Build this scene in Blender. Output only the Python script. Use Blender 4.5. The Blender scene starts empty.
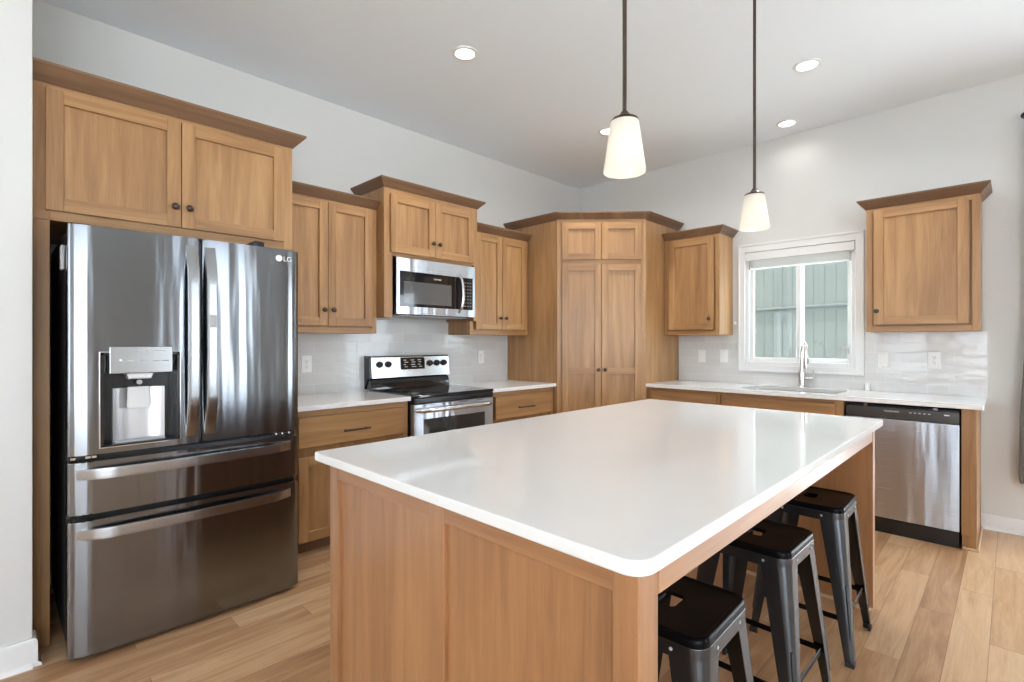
import bpy, bmesh, math, random
from mathutils import Vector, Matrix
random.seed(7)
SC = bpy.context.scene
COL = SC.collection
R = math.radians

# ------------------------------------------------------------------ camera, world, exposure
CAM = Vector((3.655, -4.842, 1.301)); YAW = 44.57
cd = bpy.data.cameras.new('camera'); co = bpy.data.objects.new('camera', cd); COL.objects.link(co)
co.location = CAM; co.rotation_euler = (R(90), 0, R(YAW))
cd.sensor_width = 36.0; cd.lens = 508.3/1024*36; cd.shift_y = 0.0004; cd.clip_start = .02
SC.camera = co
SC.view_settings.view_transform = 'Standard'; SC.view_settings.look = 'None'
SC.view_settings.exposure = 0.58; SC.view_settings.gamma = 1.0
SC.view_settings.use_curve_mapping = False
SC.cycles.max_bounces = 10; SC.cycles.diffuse_bounces = 6; SC.cycles.glossy_bounces = 5
SC.cycles.transmission_bounces = 6; SC.cycles.sample_clamp_indirect = 6.0
SC.cycles.caustics_reflective = False; SC.cycles.caustics_refractive = False

W = bpy.data.worlds.new('world'); SC.world = W; W.use_nodes = True
bg = W.node_tree.nodes['Background']; bg.inputs[0].default_value = (.78, .89, 1, 1); bg.inputs[1].default_value = 6.0

sl = bpy.data.lights.new('sun', 'SUN'); sl.energy = 20; sl.angle = R(1); sl.color = (.92, .96, 1)
so = bpy.data.objects.new('sun', sl); COL.objects.link(so); so.rotation_euler = (0, R(-25), 0)   # over the roof, lights the ground outside

def area(name, loc, rot, sx, sy, power, color=(1, 1, 1), portal=False, shape='RECTANGLE'):
    l = bpy.data.lights.new(name, 'AREA'); l.shape = shape; l.size = sx; l.size_y = sy
    l.energy = power; l.color = color
    if portal: l.cycles.is_portal = True
    o = bpy.data.objects.new(name, l); COL.objects.link(o); o.location = loc; o.rotation_euler = rot
    return o
H = 3.097                                  # ceiling
RX = 7.4; FY = -9.6; WX = .855; WY = -4.739  # right wall, wall behind the camera, left wall jog
DOOR_BACK = (3.98, 5.80, 0.02, 2.15)       # patio door in the back wall (right of the photo)
WIN_RIGHT = [(-2.75, -1.75, .35, 2.80), (-9.2, -5.2, .12, 2.75)]
WIN_FRONT = [(1.5, 2.35, .5, 2.75), (2.80, 3.7, .5, 2.75)]
for (x0, x1, z0, z1) in [DOOR_BACK]:
    area('portal', ((x0+x1)/2, .14, (z0+z1)/2), (R(-90), 0, 0), x1-x0, z1-z0, 1, portal=True)
for (y0, y1, z0, z1) in WIN_RIGHT:
    area('portal', (RX+.14, (y0+y1)/2, (z0+z1)/2), (0, R(90), 0), z1-z0, y1-y0, 1, portal=True)
for (x0, x1, z0, z1) in WIN_FRONT:
    area('portal', ((x0+x1)/2, FY-.14, (z0+z1)/2), (R(90), 0, 0), x1-x0, z1-z0, 1, portal=True)

# ------------------------------------------------------------------ materials
def new_mat(name):
    m = bpy.data.materials.new(name); m.use_nodes = True
    return m, m.node_tree.nodes, m.node_tree.links, m.node_tree.nodes['Principled BSDF']
def sset(b, **k):
    for n, v in k.items():
        n = n.replace('_', ' ')
        b.inputs[n].default_value = (*v, 1) if isinstance(v, tuple) and len(v) == 3 else v
def plain(name, col, rough=.5, metal=0, coat=0, spec=.5, **k):
    m, N, L, b = new_mat(name)
    sset(b, Base_Color=col, Roughness=rough, Metallic=metal, Coat_Weight=coat, Specular_IOR_Level=spec, **k)
    return m
def vec(N, L, src, scale):
    mp = N.new('ShaderNodeMapping'); mp.inputs['Scale'].default_value = scale
    L.new(src, mp.inputs['Vector']); return mp.outputs[0]
def noise(N, L, v, detail=3, rough=.55, dist=0, scale=1):
    n = N.new('ShaderNodeTexNoise'); n.inputs['Scale'].default_value = scale
    n.inputs['Detail'].default_value = detail; n.inputs['Roughness'].default_value = rough
    n.inputs['Distortion'].default_value = dist; L.new(v, n.inputs['Vector']); return n.outputs['Fac']
def math_(N, L, op, a, b=None, c=None):
    n = N.new('ShaderNodeMath'); n.operation = op
    for i, x in enumerate((a, b, c)):
        if x is None: continue
        if isinstance(x, (int, float)): n.inputs[i].default_value = x
        else: L.new(x, n.inputs[i])
    return n.outputs[0]
def ramp(N, L, f, stops):
    r = N.new('ShaderNodeValToRGB'); e = r.color_ramp.elements
    e[0].position, e[0].color = stops[0][0], (*stops[0][1], 1)
    e[1].position, e[1].color = stops[-1][0], (*stops[-1][1], 1)
    for p, c in stops[1:-1]:
        q = e.new(p); q.color = (*c, 1)
    L.new(f, r.inputs[0]); return r.outputs[0]
def bump(N, L, b, h, strength, dist=.002):
    n = N.new('ShaderNodeBump'); n.inputs['Strength'].default_value = strength; n.inputs['Distance'].default_value = dist
    L.new(h, n.inputs['Height']); L.new(n.outputs[0], b.inputs['Normal'])

def wood(name, dark, mid, light, rough=.36, coat=.0):
    m, N, L, b = new_mat(name)
    uv = N.new('ShaderNodeUVMap'); uv.uv_map = 'UVMap'; s = uv.outputs[0]
    a = noise(N, L, vec(N, L, s, (1.4, 20, 1)), 4, .6, .6)
    f = noise(N, L, vec(N, L, s, (5, 210, 1)), 3, .6)
    w = noise(N, L, vec(N, L, s, (.7, 3.0, 1)), 2, .5, .3)
    k = math_(N, L, 'MULTIPLY', a, .62)
    k = math_(N, L, 'MULTIPLY_ADD', f, .22, k)
    k = math_(N, L, 'MULTIPLY_ADD', w, .42, k)
    k = math_(N, L, 'SUBTRACT', k, .10)
    c = ramp(N, L, k, [(.33, dark), (.53, mid), (.74, light)])
    L.new(c, b.inputs['Base Color'])
    sset(b, Roughness=rough, Specular_IOR_Level=.5, Coat_Weight=coat, Coat_Roughness=.28)
    bump(N, L, b, f, .06, .001)
    return m
M = {}
M['wood'] = wood('stained_wood', (.235, .114, .045), (.36, .191, .078), (.49, .285, .126))
M['wood_shaded'] = wood('shaded_wood_crown', (.115, .060, .031), (.18, .099, .054), (.255, .149, .085))  # same wood as the doors, with the crown's downward shade put into its colour
M['wood_island'] = wood('stained_wood_island', (.20, .084, .032), (.335, .153, .061), (.45, .226, .098), .30, 1.0)
M['shoe'] = wood('light_shoe_wood', (.42, .27, .15), (.55, .37, .22), (.64, .46, .30))
M['inside'] = plain('cabinet_shadow', (.05, .035, .025), .7)
M['wall'] = plain('painted_wall', (.63, .628, .610), .62, spec=.3)
M['ceiling'] = plain('ceiling_paint', (.82, .885, .945), .7, spec=.2)
M['trim'] = plain('white_trim_paint', (.76, .765, .76), .32)
M['plastic'] = plain('white_plastic', (.84, .84, .82), .35)
M['slot'] = plain('dark_slot', (.06, .06, .06), .5)
M['black'] = plain('black_enamel', (.012, .012, .013), .22)
M['blackglass'] = plain('black_glass', (.010, .010, .011), .06, coat=.3)
M['rubber'] = plain('black_rubber', (.02, .02, .02), .6)
M['bronze'] = plain('oil_rubbed_bronze', (.085, .062, .05), .36, .75)
M['chrome'] = plain('chrome', (.72, .71, .70), .14, 1)
M['grey'] = plain('grey_plastic', (.42, .42, .42), .4)
M['mark'] = plain('pale_print', (.75, .75, .73), .5)
M['cream'] = plain('cream_plastic', (.80, .77, .66), .35)

def steel(name, col, rough, wave, wdist=.02, aniso=.88):
    m, N, L, b = new_mat(name)
    tc = N.new('ShaderNodeTexCoord'); s = tc.outputs['Object']
    br = noise(N, L, vec(N, L, s, (3, 3, 900)), 2, .6)
    wv = noise(N, L, vec(N, L, s, (9, 9, .7)), 2, .45)
    r = math_(N, L, 'MULTIPLY_ADD', br, .04, rough-.02); L.new(r, b.inputs['Roughness'])
    t = N.new('ShaderNodeTangent'); t.direction_type = 'RADIAL'; t.axis = 'Z'
    L.new(t.outputs[0], b.inputs['Tangent'])
    sset(b, Base_Color=col, Metallic=1.0, Anisotropic=aniso, Anisotropic_Rotation=.25)
    bump(N, L, b, wv, wave, wdist)
    return m
M['dark_steel'] = steel('black_stainless', (.236, .247, .262), .17, .30, aniso=.7)
M['steel'] = steel('brushed_stainless', (.53, .57, .62), .28, .4)
M['steel_smooth'] = plain('polished_stainless', (.60, .61, .62), .2, 1)

# black painted stool metal
M['stool'] = plain('black_painted_steel', (.004, .004, .0045), .26, 0, spec=.10)
M['stool_leg'] = plain('dark_gunmetal_paint', (.085, .092, .102), .27, .85)

def quartz():
    m, N, L, b = new_mat('white_quartz')
    tc = N.new('ShaderNodeTexCoord')
    n = noise(N, L, vec(N, L, tc.outputs['Object'], (260, 260, 260)), 2)
    L.new(ramp(N, L, n, [(.3, (.795, .795, .78)), (.7, (.81, .81, .80))]), b.inputs['Base Color'])
    sset(b, Roughness=.045, Specular_IOR_Level=.5)
    return m
M['quartz'] = quartz()

def tile():
    m, N, L, b = new_mat('glazed_tile')
    uv = N.new('ShaderNodeUVMap'); uv.uv_map = 'UVMap'
    br = N.new('ShaderNodeTexBrick'); L.new(uv.outputs[0], br.inputs['Vector'])
    br.inputs['Scale'].default_value = 1; br.inputs['Brick Width'].default_value = .305; br.inputs['Row Height'].default_value = .0765
    br.inputs['Mortar Size'].default_value = .0016; br.inputs['Mortar Smooth'].default_value = .5
    br.inputs['Color1'].default_value = (.66, .655, .64, 1); br.inputs['Color2'].default_value = (.60, .595, .58, 1)
    br.inputs['Mortar'].default_value = (.74, .74, .735, 1); br.offset = .5
    L.new(br.outputs['Color'], b.inputs['Base Color'])
    sset(b, Roughness=.10)
    n = noise(N, L, vec(N, L, uv.outputs[0], (7, 15, 1)), 1, .5, .2)
    h = math_(N, L, 'MULTIPLY_ADD', br.outputs['Fac'], -.35, n)
    bump(N, L, b, h, .30, .009)
    return m
M['tile'] = tile()

def floor_mat():
    m, N, L, b = new_mat('oak_plank_floor')
    tc = N.new('ShaderNodeTexCoord'); sp = N.new('ShaderNodeSeparateXYZ'); L.new(tc.outputs['Object'], sp.inputs[0])
    x, y = sp.outputs[0], sp.outputs[1]
    row = math_(N, L, 'DIVIDE', x, .128); rid = math_(N, L, 'FLOOR', row); fx = math_(N, L, 'FRACT', row)
    wn = N.new('ShaderNodeTexWhiteNoise'); wn.noise_dimensions = '1D'; L.new(rid, wn.inputs['W'])
    col = math_(N, L, 'MULTIPLY_ADD', y, 1/1.05, math_(N, L, 'MULTIPLY', wn.outputs['Value'], 9.0))
    cid = math_(N, L, 'FLOOR', col); fy = math_(N, L, 'FRACT', col)
    cb = N.new('ShaderNodeCombineXYZ'); L.new(rid, cb.inputs[0]); L.new(cid, cb.inputs[1])
    w2 = N.new('ShaderNodeTexWhiteNoise'); w2.noise_dimensions = '2D'; L.new(cb.outputs[0], w2.inputs['Vector'])
    pid = w2.outputs['Value']
    gv = N.new('ShaderNodeCombineXYZ')
    L.new(math_(N, L, 'MULTIPLY', x, 1), gv.inputs[0]); L.new(y, gv.inputs[1]); L.new(math_(N, L, 'MULTIPLY', pid, 37), gv.inputs[2])
    g1 = noise(N, L, vec(N, L, gv.outputs[0], (15, 1.6, 1)), 4, .6, 1.4)
    g2 = noise(N, L, vec(N, L, gv.outputs[0], (150, 6, 1)), 3, .6, .3)
    k = math_(N, L, 'MULTIPLY', g1, .58); k = math_(N, L, 'MULTIPLY_ADD', g2, .20, k); k = math_(N, L, 'MULTIPLY_ADD', pid, .26, k)
    c = ramp(N, L, k, [(.22, (.22, .100, .042)), (.42, (.41, .225, .110)), (.58, (.55, .345, .19)), (.78, (.66, .46, .285))])
    # small dark knots
    kn = N.new('ShaderNodeTexVoronoi'); kn.inputs['Scale'].default_value = 1.0
    L.new(vec(N, L, gv.outputs[0], (3.2, 1.9, .3)), kn.inputs['Vector'])
    kf = math_(N, L, 'LESS_THAN', kn.outputs['Distance'], .035)
    # seams
    ex = math_(N, L, 'MINIMUM', fx, math_(N, L, 'SUBTRACT', 1, fx)); ey = math_(N, L, 'MINIMUM', fy, math_(N, L, 'SUBTRACT', 1, fy))
    s1 = math_(N, L, 'LESS_THAN', ex, .009); s2 = math_(N, L, 'LESS_THAN', ey, .0014)
    s = math_(N, L, 'MAXIMUM', s1, s2); s = math_(N, L, 'MAXIMUM', math_(N, L, 'MULTIPLY', s, .65), math_(N, L, 'MULTIPLY', kf, .75))
    mx = N.new('ShaderNodeMix'); mx.data_type = 'RGBA'; L.new(s, mx.inputs[0]); L.new(c, mx.inputs[6]); mx.inputs[7].default_value = (.10, .05, .025, 1)
    L.new(mx.outputs[2], b.inputs['Base Color'])
    sset(b, Roughness=.34)
    hb = math_(N, L, 'MULTIPLY_ADD', s, -1.2, g1); bump(N, L, b, hb, .18, .003)
    return m
M['floor'] = floor_mat()

def emit(name, col, s):
    m, N, L, b = new_mat(name); sset(b, Base_Color=(.9, .9, .9), Emission_Color=col, Emission_Strength=s); return m
M['led'] = emit('led_lens', (1, .97, .92), 3)
M['bulb'] = emit('bulb_glow', (1, .95, .88), 1.6)
def shade_mat():
    m, N, L, b = new_mat('frosted_glass_shade')
    N.remove(b); out = N['Material Output']
    d = N.new('ShaderNodeBsdfDiffuse'); d.inputs[0].default_value = (.88, .86, .80, 1)
    t = N.new('ShaderNodeBsdfTranslucent'); t.inputs[0].default_value = (.93, .90, .84, 1)
    g = N.new('ShaderNodeBsdfGlossy'); g.inputs[1].default_value = .12
    x = N.new('ShaderNodeMixShader'); x.inputs[0].default_value = .55; L.new(d.outputs[0], x.inputs[1]); L.new(t.outputs[0], x.inputs[2])
    y = N.new('ShaderNodeMixShader'); y.inputs[0].default_value = .04; L.new(x.outputs[0], y.inputs[1]); L.new(g.outputs[0], y.inputs[2])
    L.new(y.outputs[0], out.inputs[0]); return m
M['shade'] = shade_mat()
def glass_mat(name, tint, refl=.10):
    m, N, L, b = new_mat(name); N.remove(b); out = N['Material Output']
    t = N.new('ShaderNodeBsdfTransparent'); t.inputs[0].default_value = (*tint, 1)
    g = N.new('ShaderNodeBsdfGlossy'); g.inputs[1].default_value = .02
    x = N.new('ShaderNodeMixShader'); x.inputs[0].default_value = refl
    L.new(t.outputs[0], x.inputs[1]); L.new(g.outputs[0], x.inputs[2]); L.new(x.outputs[0], out.inputs[0]); return m
M['pane'] = glass_mat('window_glass', (.93, .97, .95), .05)
M['frost'] = plain('frosted_plastic', (.80, .80, .79), .3)
M['dark_pane'] = plain('dark_oven_glass', (.03, .03, .03), .05, coat=.4)
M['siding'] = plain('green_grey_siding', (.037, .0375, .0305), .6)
M['bounce_ground'] = plain('pale_bounce_ground', (.66, .66, .64), .9)  # unseen ground, made pale to bounce daylight up to the ceiling
def fabric():
    m, N, L, b = new_mat('taupe_linen')
    tc = N.new('ShaderNodeTexCoord')
    n = noise(N, L, vec(N, L, tc.outputs['Object'], (300, 300, 90)), 2)
    L.new(ramp(N, L, n, [(.3, (.17, .155, .14)), (.7, (.25, .23, .21))]), b.inputs['Base Color'])
    sset(b, Roughness=.9, Specular_IOR_Level=.15); return m
M['fabric'] = fabric()

# ------------------------------------------------------------------ mesh builder
class Frame:
    def __init__(s, o=(0, 0, 0), r=(1, 0, 0), u=(0, 1, 0), n=(0, 0, 1)):
        s.o, s.r, s.u, s.n = Vector(o), Vector(r), Vector(u), Vector(n)
    def p(s, a, b, c): return s.o + s.r*a + s.u*b + s.n*c
WF = Frame()
FR = Frame((0, 0, 0), (0, 1, 0), (0, 0, 1), (1, 0, 0))     # range wall: a = y, b = z, c = x
FB = Frame((0, 0, 0), (1, 0, 0), (0, 0, 1), (0, -1, 0))    # back (window) wall: a = x, b = z, c = -y
class MB:
    def __init__(s): s.v, s.f, s.uv = [], [], []
    def add(s, verts, faces, F=WF, grain=0, off=None):
        if off is None: off = (random.uniform(0, 40), random.uniform(0, 40))
        n = len(s.v); oth = [i for i in range(3) if i != grain]
        s.v += [F.p(*p) for p in verts]
        for f in faces:
            s.f.append([n+i for i in f])
            s.uv.append([(verts[i][grain]+off[0], verts[i][oth[0]]+verts[i][oth[1]]*.97+off[1]) for i in f])
        return s
    def box(s, a0, a1, b0, b1, c0, c1, F=WF, bev=.0015, grain=0, off=None, seg=1):
        bm = bmesh.new()
        bmesh.ops.create_cube(bm, size=1)
        for v in bm.verts:
            v.co = Vector((a0+(a1-a0)*(v.co.x+.5), b0+(b1-b0)*(v.co.y+.5), c0+(c1-c0)*(v.co.z+.5)))
        bev = min(bev, .45*min(a1-a0, b1-b0, c1-c0))
        if bev > 0: bmesh.ops.bevel(bm, geom=bm.edges[:], offset=bev, segments=seg, affect='EDGES', profile=.5)
        bm.verts.ensure_lookup_table()
        for i, v in enumerate(bm.verts): v.index = i
        s.add([tuple(v.co) for v in bm.verts], [[v.index for v in f.verts] for f in bm.faces], F, grain, off)
        bm.free(); return s
    def prism(s, poly, c0, c1, F=WF, bev=0, grain=0, seg=1, off=None):
        "poly in (a, b), counter-clockwise; extruded along c"
        bm = bmesh.new()
        vs = [bm.verts.new((p[0], p[1], c0)) for p in poly]
        f = bm.faces.new(vs); f.normal_update()
        g = bmesh.ops.extrude_face_region(bm, geom=[f])
        for e in g['geom']:
            if isinstance(e, bmesh.types.BMVert): e.co.z = c1
        if bev > 0:
            ed = [e for e in bm.edges if abs(e.verts[0].co.z-e.verts[1].co.z) < 1e-9]
            bmesh.ops.bevel(bm, geom=ed, offset=bev, segments=seg, affect='EDGES', profile=.5)
        bmesh.ops.recalc_face_normals(bm, faces=bm.faces[:])
        bm.verts.ensure_lookup_table()
        for i, v in enumerate(bm.verts): v.index = i
        s.add([tuple(v.co) for v in bm.verts], [[v.index for v in f.verts] for f in bm.faces], F, grain, off)
        bm.free(); return s
    def loft(s, loops, F=WF, close=False, cap=True, grain=2, off=None):
        n = len(loops[0]); verts = [tuple(p) for l in loops for p in l]; faces = []; m = len(loops)
        for i in range(m if close else m-1):
            j = (i+1) % m
            for k in range(n):
                q = (k+1) % n
                faces.append([i*n+k, i*n+q, j*n+q, j*n+k])
        if cap and not close:
            faces.append([k for k in range(n)][::-1]); faces.append([(m-1)*n+k for k in range(n)])
        return s.add(verts, faces, F, grain, off)
    def lathe(s, prof, o=(0, 0, 0), F=WF, axis=2, seg=24, cap=True):
        "prof: (radius, height) along an axis of the frame"
        loops = []
        for r, h in prof:
            l = []
            for k in range(seg):
                t = 2*math.pi*k/seg; q = [0, 0, 0]
                q[(axis+1) % 3] = r*math.cos(t); q[(axis+2) % 3] = r*math.sin(t); q[axis] = h
                l.append((q[0]+o[0], q[1]+o[1], q[2]+o[2]))
            loops.append(l)
        return s.loft(loops, F, cap=cap)
    def sweep(s, path, sec, up=(0, 0, 1), F=WF):
        "sec: list of (side, up) points; path: list of points"
        P = [Vector(p) for p in path]; up = Vector(up); loops = []
        for i, p in enumerate(P):
            t = (P[min(i+1, len(P)-1)]-P[max(i-1, 0)]).normalized()
            sd = t.cross(up)
            if sd.length < 1e-5: sd = t.cross(Vector((1, 0, 0)))
            sd.normalize(); uu = sd.cross(t).normalized()
            loops.append([tuple(p+sd*a+uu*b) for a, b in sec])
        return s.loft(loops, F, grain=0)
    def tube(s, path, r, seg=10, up=(0, 0, 1), F=WF):
        return s.sweep(path, [(r*math.cos(2*math.pi*k/seg), r*math.sin(2*math.pi*k/seg)) for k in range(seg)], up, F)
    def build(s, name, mat, parent=None, smooth=30):
        root = parent
        while root is not None and root.parent is not None: root = root.parent
        o = root.location if root is not None else Vector()
        me = bpy.data.meshes.new(name)
        me.from_pydata([tuple(v-o) for v in s.v], [], s.f)
        ul = me.uv_layers.new(name='UVMap'); i = 0
        flat = [c for f in s.uv for c in f]
        ul.data.foreach_set('uv', [x for c in flat for x in c])
        me.validate(); bm = bmesh.new(); bm.from_mesh(me); bmesh.ops.recalc_face_normals(bm, faces=bm.faces[:]); bm.to_mesh(me); bm.free()
        me.materials.append(mat); me.shade_smooth(); me.set_sharp_from_angle(angle=R(smooth))
        ob = bpy.data.objects.new(name, me); COL.objects.link(ob)
        wn = ob.modifiers.new('weighted_normals', 'WEIGHTED_NORMAL'); wn.keep_sharp = True
        if parent is not None: ob.parent = parent
        return ob
def thing(name, label, cat, loc, group=None):
    o = bpy.data.objects.new(name, None); COL.objects.link(o); o.location = loc; o.empty_display_size = .05
    o['label'] = label; o['category'] = cat
    if group: o['group'] = group
    return o
def tag(o, label, cat, group=None):
    o['label'] = label; o['category'] = cat
    if group: o['group'] = group
    return o
def struct(o): o['kind'] = 'structure'; return o
def sempty(name, loc):
    o = bpy.data.objects.new(name, None); COL.objects.link(o); o.location = loc; o.empty_display_size = .05
    o['kind'] = 'structure'; return o
def copy_tree(o, parent=None):
    c = o.copy(); COL.objects.link(c)
    if parent is not None: c.parent = parent
    for ch in list(o.children): copy_tree(ch, c)
    return c
def text(name, body, size, F, a, b, c, mat, parent, align='CENTER', ext=.0004):
    cu = bpy.data.curves.new(name, 'FONT'); cu.body = body; cu.size = size; cu.align_x = align; cu.align_y = 'CENTER'; cu.extrude = ext
    t = bpy.data.objects.new(name, cu); COL.objects.link(t)
    bpy.context.view_layer.update()
    me = bpy.data.meshes.new_from_object(t.evaluated_get(bpy.context.evaluated_depsgraph_get()))
    bpy.data.objects.remove(t); bpy.data.curves.remove(cu)
    root = parent
    while root.parent is not None: root = root.parent
    for v in me.vertices: v.co = F.p(a+v.co.x, b+v.co.y, c+v.co.z)-root.location
    me.name = name; me.materials.append(mat)
    o = bpy.data.objects.new(name, me); COL.objects.link(o); o.parent = parent
    return o

# ------------------------------------------------------------------ room shell
def wall_with_holes(F, a0, a1, b0, b1, c0, c1, holes, name, mat):
    mb = MB(); A = sorted({a0, a1, *[h[0] for h in holes], *[h[1] for h in holes]})
    B = sorted({b0, b1, *[h[2] for h in holes], *[h[3] for h in holes]})
    for i in range(len(A)-1):
        run = None
        for j in range(len(B)-1):
            ca, cb = (A[i]+A[i+1])/2, (B[j]+B[j+1])/2
            if any(h[0] < ca < h[1] and h[2] < cb < h[3] for h in holes):
                if run: mb.box(A[i], A[i+1], run[0], run[1], c0, c1, F, 0); run = None
            else: run = (run[0] if run else B[j], B[j+1])
        if run: mb.box(A[i], A[i+1], run[0], run[1], c0, c1, F, 0)
    return struct(mb.build(name, mat))
struct(MB().box(-.12, RX+.12, FY-.12, .12, -.08, 0, bev=0).build('floor', M['floor']))
struct(MB().box(-.12, RX+.12, FY-.12, .12, H, H+.1, bev=0).build('ceiling', M['ceiling']))
struct(MB().box(-.12, 0, WY-.0, .12, 0, H, bev=0).build('wall_left', M['wall']))
struct(MB().box(-.12, WX, FY-.12, WY, 0, H, bev=.004, seg=2).build('wall_near_left', M['wall']))
KW = (1.900, 2.757, 1.087, 2.112)          # kitchen window opening
wall_with_holes(FB, 0, RX+.12, 0, H, -.12, 0, [KW, DOOR_BACK], 'wall_back', M['wall'])
FRT = Frame((RX, 0, 0), (0, -1, 0), (0, 0, 1), (-1, 0, 0))
wall_with_holes(FRT, 0, -FY+.12, 0, H, -.12, 0, [(-h[1], -h[0], h[2], h[3]) for h in WIN_RIGHT], 'wall_right', M['wall'])
FFR = Frame((0, FY, 0), (-1, 0, 0), (0, 0, 1), (0, 1, 0))
wall_with_holes(FFR, -RX, -WX, 0, H, -.12, 0, [(-h[1], -h[0], h[2], h[3]) for h in WIN_FRONT], 'wall_front', M['wall'])

def baseboard(name, F, runs):
    mb = MB()
    for a0, a1 in runs:
        prof = [(0, 0), (.015, 0), (.015, .088), (.010, .1), (0, .1)]
        loops = [[(a, b, c) for c, b in prof] for a in (a0, a1)]
        mb.loft(loops, F, grain=0)
        mb.loft([[(a, b, c) for c, b in [(.015, 0), (.027, 0), (.024, .012), (.015, .018)]] for a in (a0, a1)], F, grain=0)
    return struct(mb.build(name, M['trim']))
FWL = Frame((WX, 0, 0), (0, 1, 0), (0, 0, 1), (1, 0, 0))
bb = MB()
for (f, a0, a1) in ((FWL, FY, WY+.0), (Frame((0, WY, 0), (-1, 0, 0), (0, 0, 1), (0, 1, 0)), -WX-.015, -WX+.07)):
    bb.loft([[(a, b, c) for c, b in [(0, 0), (.015, 0), (.015, .10), (.010, .113), (0, .113)]] for a in (a0, a1)], f, grain=0)
    bb.loft([[(a, b, c) for c, b in [(.015, 0), (.027, 0), (.024, .012), (.015, .018)]] for a in (a0, a1)], f, grain=0)
struct(bb.build('baseboard_left', M['trim']))
baseboard('baseboard_back', FB, [(3.498, 3.90), (5.88, RX)])
baseboard('baseboard_right', FRT, [(0, -FY)])
baseboard('baseboard_front', FFR, [(-RX, -WX)])

def big_window(name, F, h, door=False):
    a0, a1, b0, b1 = h; r = sempty(name, F.p((a0+a1)/2, b0, -.06))
    m = MB()
    for x in ((a0, a0+.05), (a1-.05, a1), ((a0+a1)/2-.035, (a0+a1)/2+.035)): m.box(x[0], x[1], b0, b1, -.10, -.03, F)
    for z in ((b0, b0+.06), (b1-.05, b1)): m.box(a0, a1, z[0], z[1], -.10, -.03, F)
    m.build('window_frame', M['trim'], r)
    m = MB()
    w = .08
    m.box(a0-w, a0, max(b0-w, 0), b1+w, 0, .018, F); m.box(a1, a1+w, max(b0-w, 0), b1+w, 0, .018, F); m.box(a0, a1, b1, b1+w, 0, .018, F)
    if b0 > .3: m.box(a0, a1, b0-w, b0, 0, .018, F)
    m.build('window_casing', M['trim'], r)
    return r
big_window('door_1', FB, DOOR_BACK)
n = 2
for h in WIN_RIGHT: big_window('window_%d' % n, FRT, (-h[1], -h[0], h[2], h[3])); n += 1
for h in WIN_FRONT: big_window('window_%d' % n, FFR, (-h[1], -h[0], h[2], h[3])); n += 1

# kitchen window over the sink
w1 = sempty('window_1', ((KW[0]+KW[1])/2, 0, KW[2]))
m = MB()
a0, a1, b0, b1 = KW; w = .055
for (x0, x1, z0, z1) in ((a0-w, a0, b0-w, b1+w+.014), (a1, a1+w, b0-w, b1+w+.014), (a0, a1, b1, b1+w+.014), (a0, a1, b0-w, b0)):
    m.box(x0, x1, z0, z1, 0, .016, FB, .002)
for (x0, x1, z0, z1) in ((a0-w-.004, a0-w+.014, b0-w-.004, b1+w+.018), (a1+w-.014, a1+w+.004, b0-w-.004, b1+w+.018), (a0-w, a1+w, b1+w, b1+w+.018), (a0-w, a1+w, b0-w-.004, b0-w+.014)):
    m.box(x0, x1, z0, z1, 0, .024, FB, .004, seg=2)
m.build('window_casing', M['trim'], w1)
m = MB()   # jamb and outer frame
for (x0, x1, z0, z1) in ((a0, a0+.032, b0, b1), (a1-.032, a1, b0, b1), (a0+.032, a1-.032, b0, b0+.034), (a0+.032, a1-.032, b1-.034, b1)):
    m.box(x0, x1, z0, z1, -.115, -.004, FB, .003)
m.build('window_frame', M['trim'], w1)
def sash(x0, x1, c, name):
    z0, z1 = b0+.034, b1-.034; s = .036
    m = MB()
    for (p, q, u, v) in ((x0, x0+s, z0, z1), (x1-s, x1, z0, z1), (x0+s, x1-s, z0, z0+s), (x0+s, x1-s, z1-s, z1)):
        m.box(p, q, u, v, c-.026, c, FB, .003)
    o = m.build(name, M['trim'], w1)
    MB().box(x0+s-.004, x1-s+.004, z0+s-.004, z1-s+.004, c-.016, c-.012, FB, 0).build('pane', M['pane'], o)
    return o
sash(a0+.032, 2.352, -.030, 'sash')
s2 = sash(2.330, a1-.032, -.062, 'sash')
MB().box(2.66, 2.70, 1.20, 1.255, -.060, -.046, FB, .003).build('sash_latch', M['grey'], s2)

# neighbouring house seen through the window, and the ground outside
struct(MB().box(-14, 22, -24, 14, -.5, -.32, bev=0).build('ground', M['bounce_ground']))
d = Vector((1.293, -.50, 0)).normalized(); FN = Frame((.952, 3.0, -.32), d, (0, 0, 1), (d.y, -d.x, 0))
nh = thing('neighbour_house', 'pale green house wall with vertical siding seen through the sink window', 'house', (.952, 3.0, -.32))
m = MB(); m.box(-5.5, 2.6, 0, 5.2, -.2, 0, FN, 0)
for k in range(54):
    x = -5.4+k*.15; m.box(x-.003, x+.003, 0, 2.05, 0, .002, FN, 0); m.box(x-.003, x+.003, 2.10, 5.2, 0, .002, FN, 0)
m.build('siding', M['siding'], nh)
MB().box(-5.5, 2.6, 2.065, 2.095, 0, .035, FN, .003).build('trim_band', plain('siding_band', (.022, .024, .022), .6), nh)

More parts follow.
